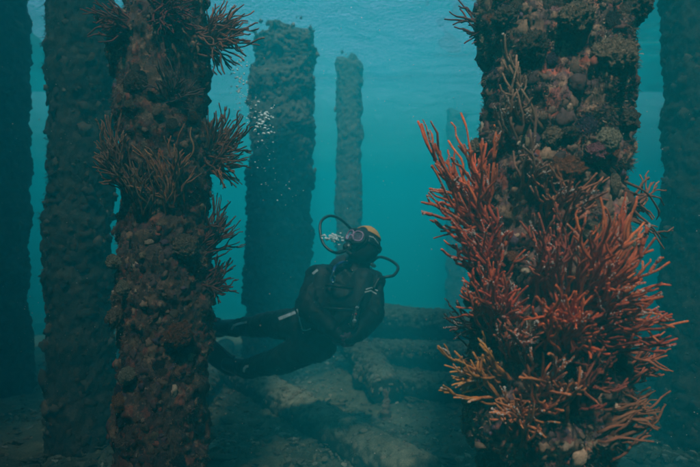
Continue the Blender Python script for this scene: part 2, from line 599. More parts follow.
def place_lump(name, me, p, n, size, flat=.8, parent=None, lift=.25):
    o = link(name, me, parent)
    q = Vector(n).to_track_quat('Z', 'Y') @ Quaternion((0, 0, 1), random.uniform(0, 6.28))
    M = Matrix.Translation(Vector(p) + Vector(n) * size * flat * lift) @ q.to_matrix().to_4x4() @ Matrix.Diagonal((size * random.uniform(.9, 1.15), size * random.uniform(.9, 1.15), size * flat, 1))
    if parent is not None:
        o.matrix_parent_inverse = Matrix.Identity(4)
        o.matrix_basis = Matrix.Translation(-parent.location) @ M
    else:
        o.matrix_basis = M
    return o

def build_pile(P, label, mat, nrow, ncol, amp, seed, nl=0, nt_=0, nlump=0, near=True, cols=GROW_COLS, group='wooden piles under the pier', waist=None, zvis=None):
    root = empty('pile', P.axis(0.0))
    tag(root, label, 'pile', group)
    z = np.linspace(P.zb, P.zt, nrow)
    th = np.linspace(0, 2 * np.pi, ncol, endpoint=False)
    zz, tt = np.meshgrid(z, th, indexing='ij')
    zz, tt = zz.ravel(), tt.ravel()
    def radius(zz, tt):
        p = np.stack([np.cos(tt) * P.r, np.sin(tt) * P.r, zz], 1) + seed * 3.7
        rr = P.r + amp * (.9 * fbm(p * 3.2, 3, seed) + .8 * np.clip(.62 - worley(p * 9, seed), -.2, 1) + .35 * np.clip(.6 - worley(p * 22, seed + 3), -.2, 1) + .28 * fbm(p * 26, 4, seed + 6, .62))
        if waist is not None:
            rr = rr - waist[1] * (1 - sstep(waist[0] - .03, waist[0] + .05, zz + .03 * vnoise(p * 4, 2)))
        return np.where(zz > P.zt - .02, rr * .6, rr)
    rr = radius(zz, tt)
    ax = np.array(P.a)[None] + np.array(P.d)[None] * (zz - P.zb)[:, None]
    V = ax + np.stack([np.cos(tt) * rr, np.sin(tt) * rr, zz * 0], 1)
    if P.zt < 6.75:                                 # broken off below the surface: a ragged top
        e = np.stack([np.cos(tt) * P.r, np.sin(tt) * P.r, tt * 0 + seed], 1)
        V[:, 2] -= sstep(P.zt - .8, P.zt, zz) * (.16 + .22 * fbm(e * 2.6, 3, seed + 9))
    mb = MB()
    mb.add(V, grid_faces(nrow, ncol))
    for row, flip in ((0, 1), (nrow - 1, 0)):
        k = np.arange(1, ncol - 1)
        f = np.stack([k * 0, k, k + 1], 1) + row * ncol
        mb.more_faces(f[:, ::-1] if flip else f, 0)
    mb.build('trunk', mat, root)
    # small growth on the crust, far too much of it to count
    z0, z1 = zvis if zvis else (.0, P.zt)
    def spot(n):
        zz = rng.uniform(z0, z1, n); tt = rng.uniform(np.pi - .3, 2 * np.pi + .3, n)
        rr = radius(zz, tt)
        ax = np.array(P.a)[None] + np.array(P.d)[None] * (zz - P.zb)[:, None]
        N = np.stack([np.cos(tt), np.sin(tt), zz * 0], 1)
        return ax + N * rr[:, None], N
    cl = np.array(cols)
    pr = GROW_P if cols is GROW_COLS else np.full(len(cols), 1 / len(cols))
    g = MB()
    cum = np.cumsum(pr)
    def pick(q, s_):
        v = .5 + .62 * fbm(q * (6.5 if near else 3), 3, seed + s_) + .12 * rng.standard_normal(len(q))
        i = np.minimum(np.searchsorted(cum, np.clip(v, 0, .999)), len(cl) - 1)
        return cl[i] * rng.uniform(.6, 1.35, (len(q), 1))
    pts, N = spot(nl)
    pebbles(g, pts, N, (.004 + .017 * rng.random(nl) ** 2.2) * (1 if near else 2.2), pick(pts, 50), None, (.25, 1.0), .75)
    # tufts gather in clumps rather than evenly
    pts, N = spot(nt_ * 2)
    keep = fbm(pts * (7 if near else 4), 2, seed + 40) > -.08
    pts, N = pts[keep], N[keep]
    tufts(g, pts, N, rng.uniform(.006, .017, len(pts)) if near else rng.uniform(.012, .03, len(pts)), pick(pts, 60), 9, .5, .05)
    if near:                                        # dense short turf in patches
        pts, N = spot(nt_ * 3)
        keep = fbm(pts * 9, 2, seed + 80) > .12
        pts, N = pts[keep], N[keep]
        tufts(g, pts, N, rng.uniform(.005, .012, len(pts)), pick(pts, 70) * 1.15, 7, .1, .11)

    if nl + nt_:
        tag(g.build('encrusting_growth', M_tint, root, colors=True), kind='stuff')
    # lumps of crust that can be picked apart
    pts, N = spot(nlump)
    for p, n in zip(pts, N):
        c = random.choice(['brown', 'brown', 'dark', 'dark', 'purple', 'tan', 'dark', 'rust'])
        kd = random.choice(['round', 'knobbly', 'fine'])
        place_lump('crust_lump', lump_mesh(kd, c, random.randint(0, 1)), p, n, random.uniform(.016, .038), random.uniform(.25, .65), root, 0.0)
    return root

PR = Pile(at(541, 440, 1.75), at(556, 20, 1.75), .224, 6.82)
PL = Pile(at(162, 440, 3.0), at(166, 20, 3.0), .235, 6.82)
P2 = Pile(at(80, 430, 4.35), at(80, 20, 4.35), .235, 6.82)
P3 = Pile(at(6, 380, 6.5), at(4, 20, 6.5), .25, 6.82)
P4 = Pile(at(277, 330, 9.0), at(286, 20, 9.0), .50, at(290, 12, 9.0).z - .3)
P5 = Pile(at(349, 300, 11.0), at(349, 60, 11.0), .255, at(349, 53, 11.0).z)
P6 = Pile(at(456, 300, 16.0), at(456, 60, 16.0), .28, 6.6)
P7 = Pile(at(697, 400, 4.3), at(697, 20, 4.3), .25, 6.82)

build_pile(PR, 'thick encrusted pile in the right foreground bristling with red orange coral', M_pile, 620, 420, .040, 1, 1700, 5200, 110, waist=(.82, .06), zvis=(.6, 2.5))
build_pile(PL, 'encrusted dark pile left of the diver with branching coral on both sides', M_pile_left, 560, 300, .042, 2, 1200, 3400, 80, zvis=(.2, 3.6))
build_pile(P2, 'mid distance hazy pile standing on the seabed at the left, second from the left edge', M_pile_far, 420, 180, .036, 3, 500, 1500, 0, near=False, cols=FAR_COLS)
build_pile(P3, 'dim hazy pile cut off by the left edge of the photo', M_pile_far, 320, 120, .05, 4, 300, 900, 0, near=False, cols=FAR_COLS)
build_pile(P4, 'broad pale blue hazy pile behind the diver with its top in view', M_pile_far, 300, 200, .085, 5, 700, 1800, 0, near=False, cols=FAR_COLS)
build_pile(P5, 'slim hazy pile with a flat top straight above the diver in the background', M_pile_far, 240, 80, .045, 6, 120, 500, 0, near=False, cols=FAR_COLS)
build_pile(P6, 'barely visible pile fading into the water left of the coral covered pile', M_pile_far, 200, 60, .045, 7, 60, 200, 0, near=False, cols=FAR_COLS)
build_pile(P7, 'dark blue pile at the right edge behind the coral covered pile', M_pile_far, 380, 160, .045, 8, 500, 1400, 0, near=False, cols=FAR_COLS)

# ------------------------------------------------------------------ unseen pier deck over the water, gapped and extended to shape the light
M_plank = flat_mat('weathered plank', (.16, .12, .085), .85, .2, nscale=9, var=.4, bstr=.5, bdist=.01)
def box(mb, x0, x1, y0, y1, z0, z1):
    V_ = [(x, y, z) for z in (z0, z1) for y in (y0, y1) for x in (x0, x1)]
    mb.add(V_, [(0, 2, 3, 1), (4, 5, 7, 6), (0, 1, 5, 4), (2, 6, 7, 3), (0, 4, 6, 2), (1, 3, 7, 5)])
def build_deck():
    root = empty('unseen_pier_deck', (0, 0, DECK_Z))
    tag(root, 'unseen weathered timber pier deck over the piles, gapped and extended to shape the light', 'pier deck')
    far = MB()
    y = -20.0
    while y < FAR_Y0 + 64:
        st = .12 if y < DECK_Y1 else .15 if y < 26 else .4
        segs = [(-24.0, -7.0), (-7.0, 7.0), (7.0, 24.0)] if y < DECK_Y1 else [(-24.0, WELL_X[0]), (WELL_X[1], 24.0)]
        if y > FAR_Y0: segs = [(-45.0, 0.0), (0.0, 45.0)]  # far section, added to dim the distant water and hide low sky
        wd = PLANK_W if y < FAR_Y0 else .02 + .94 * min(1, (y - FAR_Y0) / 14)
        segs = [(a_, b_, wd) for a_, b_ in segs]
        for hx0, hx1, hy0, hy1, left in BEAM_GAPS:
            if hy0 <= y < hy1:
                new = []
                for a_, b_, w_ in segs:
                    if hx1 <= a_ or hx0 >= b_: new.append((a_, b_, w_)); continue
                    if hx0 > a_: new.append((a_, hx0, w_))
                    new.append((max(a_, hx0) + .002, min(b_, hx1) - .002, left))
                    if hx1 < b_: new.append((hx1, b_, w_))
                segs = new
        th = .025 if y < FAR_Y0 else .002 + .023 * min(1, (y - FAR_Y0) / 14)
        for a_, b_, w_ in segs:
            if y > DECK_Y1 or y < -7 or b_ <= -7 or a_ >= 7:
                box(far, a_, b_, y, y + w_ * st, DECK_Z, DECK_Z + th); continue
            mb = MB(); box(mb, a_, b_, y, y + w_ * st, DECK_Z, DECK_Z + .025); mb.build('plank', M_plank, root, smooth=False)
        y += st
    tag(far.build('shade_planking', M_plank, root, smooth=False), kind='stuff')  # side, rear and far boards, added only to shade the water
    for x in (-13.5, WELL_X[0] - .15, WELL_X[1] + .01, 13.5):
        mb = MB(); box(mb, x, x + .14, -20, DECK_Y1 if abs(x) < 6 else FAR_Y0, DECK_Z - .22, DECK_Z - .003); mb.build('joist', M_plank, root, smooth=False)
    for P in (PR, PL, P2, P3, P7):
        a_ = np.array(P.axis(SURF_Z + .003)); b_ = np.array(P.axis(DECK_Z - .005))
        mb = MB(); tube(mb, [a_, b_], P.r, 20, cap=False); mb.build('pile_head', M_plank, root)
build_deck()

# ------------------------------------------------------------------ sponges growing on the two near piles
def sponge(P, px, py, rpx, kind, colr, label, flat=.8, k=2):
    p, n = P.surf(px, py)
    s = rpx * P.axis(1).y / FPX
    n2 = Vector((n.x, n.y, .15)).normalized()
    o = place_lump('sponge', lumps_mesh(kind, SP_M[colr], px + py, ICO5), p, n2, s * (1.0 if P is PR else 1.3), flat + .1, None, .3)
    return tag(o, label, 'sponge', 'sponges growing on the piles')
for a in [
    (PR, 608, 62, 20, 'fine', 'tan', 'large tan feathery ball sponge on the right pile near its upper right edge'),
    (PR, 629, 8, 17, 'knobbly', 'brown', 'brown knobbly sponge at the top right corner of the right pile'),
    (PR, 488, 40, 9, 'round', 'cream', 'cream round sponge on the upper left edge of the right pile'),
    (PR, 552, 138, 8, 'fine', 'tan', 'small tan ball sponge in the middle of the right pile above the red coral'),
    (PR, 568, 133, 7, 'fine', 'brown', 'small brown sponge beside the tan ball in the middle of the right pile'),
    (PR, 606, 141, 10, 'round', 'cream', 'cream sponge beside the pink patch on the right pile'),
    (PR, 593, 153, 8, 'knobbly', 'pink', 'pink sponge patch on the right pile below the cream sponge'),
    (PR, 566, 172, 13, 'knobbly', 'rust', 'rust red flat sponge above the right red coral fan'),
    (PR, 473, 151, 12, 'fine', 'tan', 'tan lump behind the tall red fingers on the left edge of the right pile'),
    (PR, 626, 121, 10, 'knobbly', 'brown', 'brown lump on the right edge of the right pile below the feathery ball'),
    (PR, 533, 48, 13, 'fine', 'brown', 'soft brown sponge high on the front of the right pile'),
    (PR, 640, 245, 12, 'round', 'cream', 'pale lump among coral fingers on the right edge of the right pile'),
    (PR, 470, 300, 9, 'round', 'tan', 'tan lump on the left edge of the right pile under the red fan'),
    (PR, 575, 20, 14, 'fine', 'tan', 'tan crusty sponge at the top of the right pile'),
    (PR, 508, 20, 12, 'knobbly', 'brown', 'brown crusty lump at the top left of the right pile'),
    (PL, 121, 53, 11, 'round', 'orange', 'orange brown lump under the top left coral of the left pile'),
    (PL, 211, 147, 12, 'fine', 'tan', 'brown ball at the root of the right hand coral of the left pile'),
    (PL, 163, 202, 3, 'round', 'cream', 'tiny white ball on the front of the left pile'),
    (PL, 117, 262, 6, 'round', 'cream', 'cream lump on the left edge of the left pile, upper of the pair'),
    (PL, 125, 288, 5, 'round', 'cream', 'cream lump on the left edge of the left pile, lower of the pair'),
    (PL, 118, 318, 7, 'knobbly', 'tan', 'tan knobbly lump low on the left edge of the left pile'),
    (PL, 130, 376, 6, 'round', 'cream', 'pale round lump low on the front of the left pile'),
    (PL, 122, 403, 6, 'knobbly', 'orange', 'orange lump lowest on the left edge of the left pile'),
    (PL, 178, 335, 9, 'knobbly', 'rust', 'rust coloured crust patch low on the front of the left pile'),
    (PL, 140, 88, 9, 'fine', 'brown', 'brown sponge high on the front of the left pile'),
    (PL, 184, 248, 8, 'fine', 'tan', 'tan sponge on the front of the left pile beside the lower right coral'),
]:
    sponge(*a)

# ------------------------------------------------------------------ branching corals
def lerp(a, b, t): return a + (b - a) * t

def finger(mb, path_pts, r0, r1, c0, c1, sides=8):
    P = path_pts
    n = len(P)
    t = np.linspace(0, 1, n)
    rad = r0 + (r1 - r0) * t
    rad = rad * (1 + .24 * vnoise(np.stack([t * n * .45 + rng.uniform(0, 99), t * 0, t * 0], 1), 3))
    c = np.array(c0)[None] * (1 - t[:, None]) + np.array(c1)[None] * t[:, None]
    tube(mb, P, rad, sides, c, .10)

def branch_paths(B, T, n, outward, curve, forks, depth=0):
    """list of (path, start fraction) : main stem from B to T with side fingers"""
    B, T = np.array(B, float), np.array(T, float)
    L = np.linalg.norm(T - B)
    C = B + (T - B) * .45 + np.array(outward) * L * curve + rng.standard_normal(3) * L * .05
    t = np.linspace(0, 1, n)[:, None]
    P = (1 - t) ** 2 * B + 2 * t * (1 - t) * C + t * t * T
    w = np.stack([fbm(np.stack([t[:, 0] * 3.2 + rng.uniform(0, 99), t[:, 0] * 0, t[:, 0] * 0 + k], 1), 2, k) for k in range(3)], 1)
    P = P + w * L * .055 * np.minimum(1, t * 4)
    out = [P]
    for _ in range(forks):
        k = int(n * rng.uniform(.28, .78))
        tan = P[min(k + 2, n - 1)] - P[k]; tan /= np.linalg.norm(tan) + 1e-9
        sd = np.cross(tan, rng.standard_normal(3)); sd /= np.linalg.norm(sd) + 1e-9
        l = L * (1 - k / n) * rng.uniform(.55, 1.0) + L * .08
        d = tan * .8 + sd * .75
        d /= np.linalg.norm(d)
        E = P[k] + d * l * .42 + tan * l * .45 + np.array([0, 0, l * .08])
        out += branch_paths(P[k], E, max(7, int(n * .6)), d, .16, 1 if (depth == 0 and rng.random() < .35) else 0, depth + 1)
    return out

def coral(P, base, tips, label, c0, c1, r0=.0075, r1=.0042, fill=0, forks=(0, 2), spread=.12, polyps=0, curve=.12, depth=0.0, group='branching corals on the piles', toward=.10, jit=5):
    bp, bn = P.surf(*base)
    Yb = bp.y
    root = empty('coral', bp)
    tag(root, label, 'coral', group)
    # root crust
    V, F = ICO3
    k = 1 + .3 * fbm(V * 2 + rng.uniform(0, 99, 3), 3, 5)
    s = spread * .35
    mb = MB(); mb.add((V * k[:, None] * [s, s, s * .5]) @ basis(bn) + np.array(bp), F, np.array(c0) * .6)
    mb.build('holdfast', M_coral, root, colors=True)
    fill = int(fill * (2.3 if P is PR else 2.8))
    r0 *= .64 if P is PR else .80; r1 *= .58 if P is PR else .68
    tl = [(x, y) for x, y in tips]
    for _ in range(fill):
        a, b = random.sample(tips, 2)
        u = random.random(); q = random.uniform(.62, 1.0)
        x, y = lerp(a[0], b[0], u), lerp(a[1], b[1], u)
        tl.append((lerp(base[0], x, q) + random.gauss(0, jit), lerp(base[1], y, q) + random.gauss(0, jit)))
    pol = MB()
    Bm = basis(bn)
    for (x, y) in tl:
        off = rng.standard_normal(2) * spread * .22
        b0 = np.array(bp) + off[0] * Bm[0] + off[1] * Bm[1] * 1.3 - Bm[2] * .005
        Y = Yb - abs(random.gauss(toward * .6, toward * .5)) + depth + (rng.uniform(0, .08) if abs(bn.x) > .8 else 0)
        T = at(x, y, Y)
        # keep the tip outside the pile
        q = P.axis(T.z); hd = math.hypot(T.x - q.x, T.y - q.y)
        if hd < P.r + .05:
            n_ = Vector((T.x - q.x, T.y - q.y, 0)).normalized()
            T = T + n_ * (P.r + random.uniform(.05, .1) - hd)
        Ld = (T - Vector(b0)).length
        paths = branch_paths(b0, T, max(9, int(Ld / .018)), bn, curve, random.randint(*forks))
        mb = MB()
        v = rng.uniform(.75, 1.2)
        hs = rng.uniform(-.03, .03)
        for i, pa in enumerate(paths):
            k = 1.0 if i == 0 else .82
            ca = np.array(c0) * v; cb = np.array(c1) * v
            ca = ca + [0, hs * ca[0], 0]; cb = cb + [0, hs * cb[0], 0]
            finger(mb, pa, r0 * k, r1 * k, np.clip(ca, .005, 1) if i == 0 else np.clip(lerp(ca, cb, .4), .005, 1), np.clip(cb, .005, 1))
            if polyps and random.random() < polyps:
                m = int(rng.uniform(10, 40))
                st = rng.uniform(.2, .6)
                for _ in range(m):
                    f = rng.uniform(st, 1) * (len(pa) - 1.01)
                    a_ = int(f); c_ = pa[a_] + (pa[a_ + 1] - pa[a_]) * (f - a_)
                    dv = rng.standard_normal(3); dv[1] -= .8; dv[2] += .3; dv /= np.linalg.norm(dv)
                    VV, FF = ICO1
                    pol.add(VV * rng.uniform(.0009, .0019) * (1 if P is PR else 1.4) + c_ + dv * r0 * .8 * (1 - .4 * f / len(pa)), FF)
        mb.build('branch', M_coral, root, colors=True)
    if pol.n:
        tag(pol.build('polyps', M_polyp, root), kind='stuff')
    return root

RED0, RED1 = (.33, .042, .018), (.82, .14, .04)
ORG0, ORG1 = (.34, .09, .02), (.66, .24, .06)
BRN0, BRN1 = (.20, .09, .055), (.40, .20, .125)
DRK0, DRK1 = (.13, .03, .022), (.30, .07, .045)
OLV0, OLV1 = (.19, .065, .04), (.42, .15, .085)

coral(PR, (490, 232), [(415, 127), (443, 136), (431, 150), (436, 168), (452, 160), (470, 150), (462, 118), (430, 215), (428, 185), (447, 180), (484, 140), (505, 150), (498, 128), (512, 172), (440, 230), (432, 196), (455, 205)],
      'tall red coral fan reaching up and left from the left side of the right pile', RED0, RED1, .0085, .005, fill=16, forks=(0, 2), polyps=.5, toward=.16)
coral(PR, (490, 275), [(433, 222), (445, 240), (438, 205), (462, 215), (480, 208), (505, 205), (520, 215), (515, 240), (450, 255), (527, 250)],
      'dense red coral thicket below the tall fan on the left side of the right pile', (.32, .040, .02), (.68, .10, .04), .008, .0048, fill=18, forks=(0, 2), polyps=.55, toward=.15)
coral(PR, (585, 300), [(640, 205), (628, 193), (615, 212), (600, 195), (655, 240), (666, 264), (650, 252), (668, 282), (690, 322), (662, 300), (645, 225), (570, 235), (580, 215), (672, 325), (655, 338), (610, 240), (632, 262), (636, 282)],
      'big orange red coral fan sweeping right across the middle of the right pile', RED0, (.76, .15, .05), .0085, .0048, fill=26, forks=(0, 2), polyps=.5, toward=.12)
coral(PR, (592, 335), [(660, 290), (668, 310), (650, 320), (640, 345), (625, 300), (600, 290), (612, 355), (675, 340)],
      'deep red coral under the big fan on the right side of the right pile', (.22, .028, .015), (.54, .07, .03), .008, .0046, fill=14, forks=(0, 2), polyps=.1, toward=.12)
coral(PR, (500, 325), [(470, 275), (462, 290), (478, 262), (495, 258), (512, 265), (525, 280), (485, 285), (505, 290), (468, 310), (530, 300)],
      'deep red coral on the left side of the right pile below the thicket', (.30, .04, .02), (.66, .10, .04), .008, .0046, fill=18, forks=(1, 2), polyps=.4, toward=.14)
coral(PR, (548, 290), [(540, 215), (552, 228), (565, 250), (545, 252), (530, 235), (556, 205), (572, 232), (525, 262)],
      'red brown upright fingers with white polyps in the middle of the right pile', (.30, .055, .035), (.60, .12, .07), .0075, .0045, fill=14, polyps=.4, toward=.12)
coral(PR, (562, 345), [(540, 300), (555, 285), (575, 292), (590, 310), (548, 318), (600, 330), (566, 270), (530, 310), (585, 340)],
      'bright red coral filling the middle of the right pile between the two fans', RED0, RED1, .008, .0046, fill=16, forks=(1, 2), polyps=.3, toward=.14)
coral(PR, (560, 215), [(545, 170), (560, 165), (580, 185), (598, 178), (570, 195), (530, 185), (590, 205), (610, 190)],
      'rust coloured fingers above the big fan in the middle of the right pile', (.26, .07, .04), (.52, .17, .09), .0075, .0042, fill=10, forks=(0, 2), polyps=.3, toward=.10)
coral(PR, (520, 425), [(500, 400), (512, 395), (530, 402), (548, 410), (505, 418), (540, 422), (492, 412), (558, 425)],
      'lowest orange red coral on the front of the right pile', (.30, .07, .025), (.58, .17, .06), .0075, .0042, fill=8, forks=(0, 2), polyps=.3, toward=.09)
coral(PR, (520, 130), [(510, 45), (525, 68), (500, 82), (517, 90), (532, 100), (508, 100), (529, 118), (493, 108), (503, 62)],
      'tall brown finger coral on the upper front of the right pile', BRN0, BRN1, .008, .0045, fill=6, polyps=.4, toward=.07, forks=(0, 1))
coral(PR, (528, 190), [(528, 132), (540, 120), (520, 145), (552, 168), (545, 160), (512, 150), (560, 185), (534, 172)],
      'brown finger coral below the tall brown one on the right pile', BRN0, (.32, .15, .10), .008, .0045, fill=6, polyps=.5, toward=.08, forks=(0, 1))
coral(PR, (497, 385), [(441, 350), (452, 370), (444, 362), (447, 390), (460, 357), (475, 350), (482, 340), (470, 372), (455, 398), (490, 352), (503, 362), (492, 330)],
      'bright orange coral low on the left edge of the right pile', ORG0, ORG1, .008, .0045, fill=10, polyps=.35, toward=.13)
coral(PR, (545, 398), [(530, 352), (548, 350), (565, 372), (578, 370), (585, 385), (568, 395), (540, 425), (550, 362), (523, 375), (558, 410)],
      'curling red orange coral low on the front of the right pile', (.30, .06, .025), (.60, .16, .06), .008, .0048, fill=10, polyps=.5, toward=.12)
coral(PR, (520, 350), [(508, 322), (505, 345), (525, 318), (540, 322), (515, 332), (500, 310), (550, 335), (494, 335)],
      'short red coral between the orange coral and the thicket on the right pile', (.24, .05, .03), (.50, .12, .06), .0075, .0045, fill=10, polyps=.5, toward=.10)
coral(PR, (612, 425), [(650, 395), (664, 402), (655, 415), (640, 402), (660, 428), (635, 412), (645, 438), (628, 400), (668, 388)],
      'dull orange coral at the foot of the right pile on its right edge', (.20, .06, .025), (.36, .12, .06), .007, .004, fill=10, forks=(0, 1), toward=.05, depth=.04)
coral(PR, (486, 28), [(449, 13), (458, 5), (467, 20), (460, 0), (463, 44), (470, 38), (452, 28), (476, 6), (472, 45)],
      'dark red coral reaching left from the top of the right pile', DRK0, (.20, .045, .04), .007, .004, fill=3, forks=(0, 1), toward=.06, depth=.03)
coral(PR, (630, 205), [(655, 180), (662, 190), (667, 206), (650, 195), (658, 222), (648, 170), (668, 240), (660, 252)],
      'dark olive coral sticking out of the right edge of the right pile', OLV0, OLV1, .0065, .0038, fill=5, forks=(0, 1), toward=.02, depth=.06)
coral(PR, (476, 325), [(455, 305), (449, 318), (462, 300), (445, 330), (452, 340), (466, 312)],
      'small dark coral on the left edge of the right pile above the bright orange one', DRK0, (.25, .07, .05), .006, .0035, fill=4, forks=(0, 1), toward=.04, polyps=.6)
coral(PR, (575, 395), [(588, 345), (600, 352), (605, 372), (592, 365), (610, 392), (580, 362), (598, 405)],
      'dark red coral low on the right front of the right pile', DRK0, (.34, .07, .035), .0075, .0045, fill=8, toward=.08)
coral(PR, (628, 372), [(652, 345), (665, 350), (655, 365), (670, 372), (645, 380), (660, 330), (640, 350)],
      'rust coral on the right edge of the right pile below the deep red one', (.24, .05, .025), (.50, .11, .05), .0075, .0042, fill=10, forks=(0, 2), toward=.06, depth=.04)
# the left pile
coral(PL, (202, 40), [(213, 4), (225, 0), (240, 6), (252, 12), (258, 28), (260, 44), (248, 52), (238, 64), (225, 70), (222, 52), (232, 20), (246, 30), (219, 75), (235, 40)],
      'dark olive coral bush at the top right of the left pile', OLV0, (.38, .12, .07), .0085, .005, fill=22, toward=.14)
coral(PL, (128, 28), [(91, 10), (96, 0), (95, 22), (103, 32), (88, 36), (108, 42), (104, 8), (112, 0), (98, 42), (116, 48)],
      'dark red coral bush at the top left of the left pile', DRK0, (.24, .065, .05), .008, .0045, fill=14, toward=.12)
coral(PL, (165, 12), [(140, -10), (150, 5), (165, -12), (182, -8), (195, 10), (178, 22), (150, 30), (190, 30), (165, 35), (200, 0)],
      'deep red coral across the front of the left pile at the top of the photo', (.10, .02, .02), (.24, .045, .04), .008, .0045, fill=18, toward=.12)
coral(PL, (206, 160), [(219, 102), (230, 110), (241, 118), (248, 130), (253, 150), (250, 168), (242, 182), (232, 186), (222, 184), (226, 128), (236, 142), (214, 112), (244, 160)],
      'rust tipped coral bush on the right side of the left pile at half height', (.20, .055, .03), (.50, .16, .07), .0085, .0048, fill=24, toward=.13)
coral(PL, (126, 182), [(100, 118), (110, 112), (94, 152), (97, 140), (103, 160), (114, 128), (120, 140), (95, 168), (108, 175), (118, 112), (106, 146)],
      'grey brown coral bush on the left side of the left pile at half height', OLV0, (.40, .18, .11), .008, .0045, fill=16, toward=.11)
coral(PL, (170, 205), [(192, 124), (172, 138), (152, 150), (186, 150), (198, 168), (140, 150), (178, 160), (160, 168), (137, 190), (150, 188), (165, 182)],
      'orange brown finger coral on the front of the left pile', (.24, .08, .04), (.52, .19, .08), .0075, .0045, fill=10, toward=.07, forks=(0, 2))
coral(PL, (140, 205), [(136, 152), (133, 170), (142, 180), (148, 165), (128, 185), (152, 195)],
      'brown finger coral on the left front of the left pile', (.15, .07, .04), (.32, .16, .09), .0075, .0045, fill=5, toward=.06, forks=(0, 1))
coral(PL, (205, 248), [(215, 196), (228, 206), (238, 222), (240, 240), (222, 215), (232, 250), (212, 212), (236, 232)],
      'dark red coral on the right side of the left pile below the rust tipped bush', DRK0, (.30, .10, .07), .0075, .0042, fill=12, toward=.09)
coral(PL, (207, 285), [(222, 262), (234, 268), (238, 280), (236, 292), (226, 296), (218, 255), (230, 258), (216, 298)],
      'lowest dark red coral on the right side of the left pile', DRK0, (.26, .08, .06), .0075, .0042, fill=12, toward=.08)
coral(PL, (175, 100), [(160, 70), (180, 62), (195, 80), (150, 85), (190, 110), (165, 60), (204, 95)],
      'dark purple brown coral high on the front of the left pile', (.08, .04, .04), (.18, .09, .08), .007, .004, fill=8, toward=.06)

# ------------------------------------------------------------------ fallen timbers, stones and rubble on the seabed
def fallen_log(p0, p1, r, label, seed, n=150):
    p0, p1 = np.array(p0, float), np.array(p1, float)
    t = np.linspace(0, 1, n)
    P = p0 + (p1 - p0) * t[:, None]
    P[:, 2] += .03 * fbm(np.stack([t * 3 + seed, t * 0, t * 0], 1), 2, seed)
    P[:, 0] += .04 * fbm(np.stack([t * 2 + seed, t * 0, t * 0 + 4], 1), 2, seed)
    T, N, B = frames(P)
    sides = 72
    a = np.linspace(0, 2 * np.pi, sides, endpoint=False)
    ring = np.cos(a)[None, :, None] * N[:, None] + np.sin(a)[None, :, None] * B[:, None]
    q = (P[:, None] + ring * r).reshape(-1, 3)
    L = np.linalg.norm(p1 - p0)
    k = 1 + .06 * fbm(q * 2.2, 3, seed) + .09 * np.clip(.5 - worley(q * 9, seed), -.1, 1) + .06 * fbm(q * 22, 4, seed + 2, .65)
    e = np.minimum(np.minimum(t, 1 - t) * L / (r * .25), 1) ** .5
    rr = r * k.reshape(n, sides) * np.maximum(e, .05)[:, None]
    V = P[:, None] + ring * rr[..., None]
    mb = MB(); mb.add(V.reshape(-1, 3), grid_faces(n, sides))
    kk = np.arange(1, sides - 1)
    mb.more_faces(np.stack([kk * 0, kk + 1, kk], 1), 0)
    mb.more_faces(np.stack([kk * 0, kk, kk + 1], 1) + (n - 1) * sides, 0)
    g = MB()
    Vn = V.reshape(-1, 3); Rn = ring.reshape(-1, 3)
    root = empty('fallen_log', Vector((p0 + p1) / 2))
    tag(root, label, 'log', 'fallen timbers on the seabed')
    mb.build('trunk', M_log, root)
    i = rng.integers(0, len(Vn), 900)
    i = i[Rn[i][:, 2] > -.1]
    tufts(g, Vn[i], Rn[i] + [0, 0, .4], rng.uniform(.015, .04, len(i)), np.array([.13, .115, .075]) * rng.uniform(.5, 1.4, (len(i), 1)), 5)
    i = rng.integers(0, len(Vn), 500)
    i = i[Rn[i][:, 2] > .0]
    pebbles(g, Vn[i], Rn[i], rng.uniform(.006, .03, len(i)) ** 1.0, np.array([.20, .17, .12]) * rng.uniform(.5, 1.4, (len(i), 1)), ICO2, (.3, .7))
    tag(g.build('silt_weed', M_tint, root, colors=True), kind='stuff')
    return root

def gp(px, py, dz=0.0):
    p = on_ground(px, py); p.z += dz; return p
fallen_log(gp(222, 372, .10), gp(425, 492, .02), .185, 'long silted timber lying diagonally below the diver', 1, 200)
fallen_log(at(352, 316, 8.6), at(520, 340, 6.9), .25, 'thick timber on top of the heap behind the diver, running to the right pile', 2)
fallen_log(at(372, 352, 7.3), at(520, 364, 6.3), .19, 'middle timber of the heap, in the shade under the thick top timber', 3)
fallen_log(at(352, 378, 6.3), at(500, 392, 5.6), .16, 'lower front timber of the heap right of the diver', 4)
fallen_log(at(340, 330, 7.6), at(392, 392, 5.7), .17, 'pale silted timber sloping down from the heap towards the camera', 5)
fallen_log(gp(228, 352, .10), gp(196, 410, .08), .15, 'short silted timber stub between the left pile and the diver fin', 6)
fallen_log(at(600, 372, 7.2), at(760, 385, 6.4), .2, 'dim timber lying behind the right pile at the right edge', 7)

STONE = []
for k in range(8):
    V, F = ICO3
    off = np.array([k * 11.3, 5, 2])
    s = 1 + .4 * fbm(V * 1.1 + off, 3, k) + .2 * fbm(V * 4 + off, 4, k + 3, .65)
    mb = MB(); mb.add(V * s[:, None], F)
    STONE.append(mb.mesh('stone', M_stone))
n_st = 0
while n_st < 260:
    px, py = random.uniform(-20, 720), 330 + 150 * random.random() ** .8
    p = on_ground(px, py)
    if p.y > 9: continue
    s = random.uniform(.02, .06) * (1.5 if random.random() < .12 else 1)
    o = link('stone', STONE[random.randint(0, 7)], seabed)
    o.matrix_parent_inverse = Matrix.Identity(4)
    o.location = p + Vector((0, 0, s * .1)); o.rotation_euler = (random.uniform(-.3, .3), random.uniform(-.3, .3), random.uniform(0, 6.3))
    o.scale = (s * random.uniform(.8, 1.6), s * random.uniform(.8, 1.3), s * random.uniform(.35, .7))
    n_st += 1
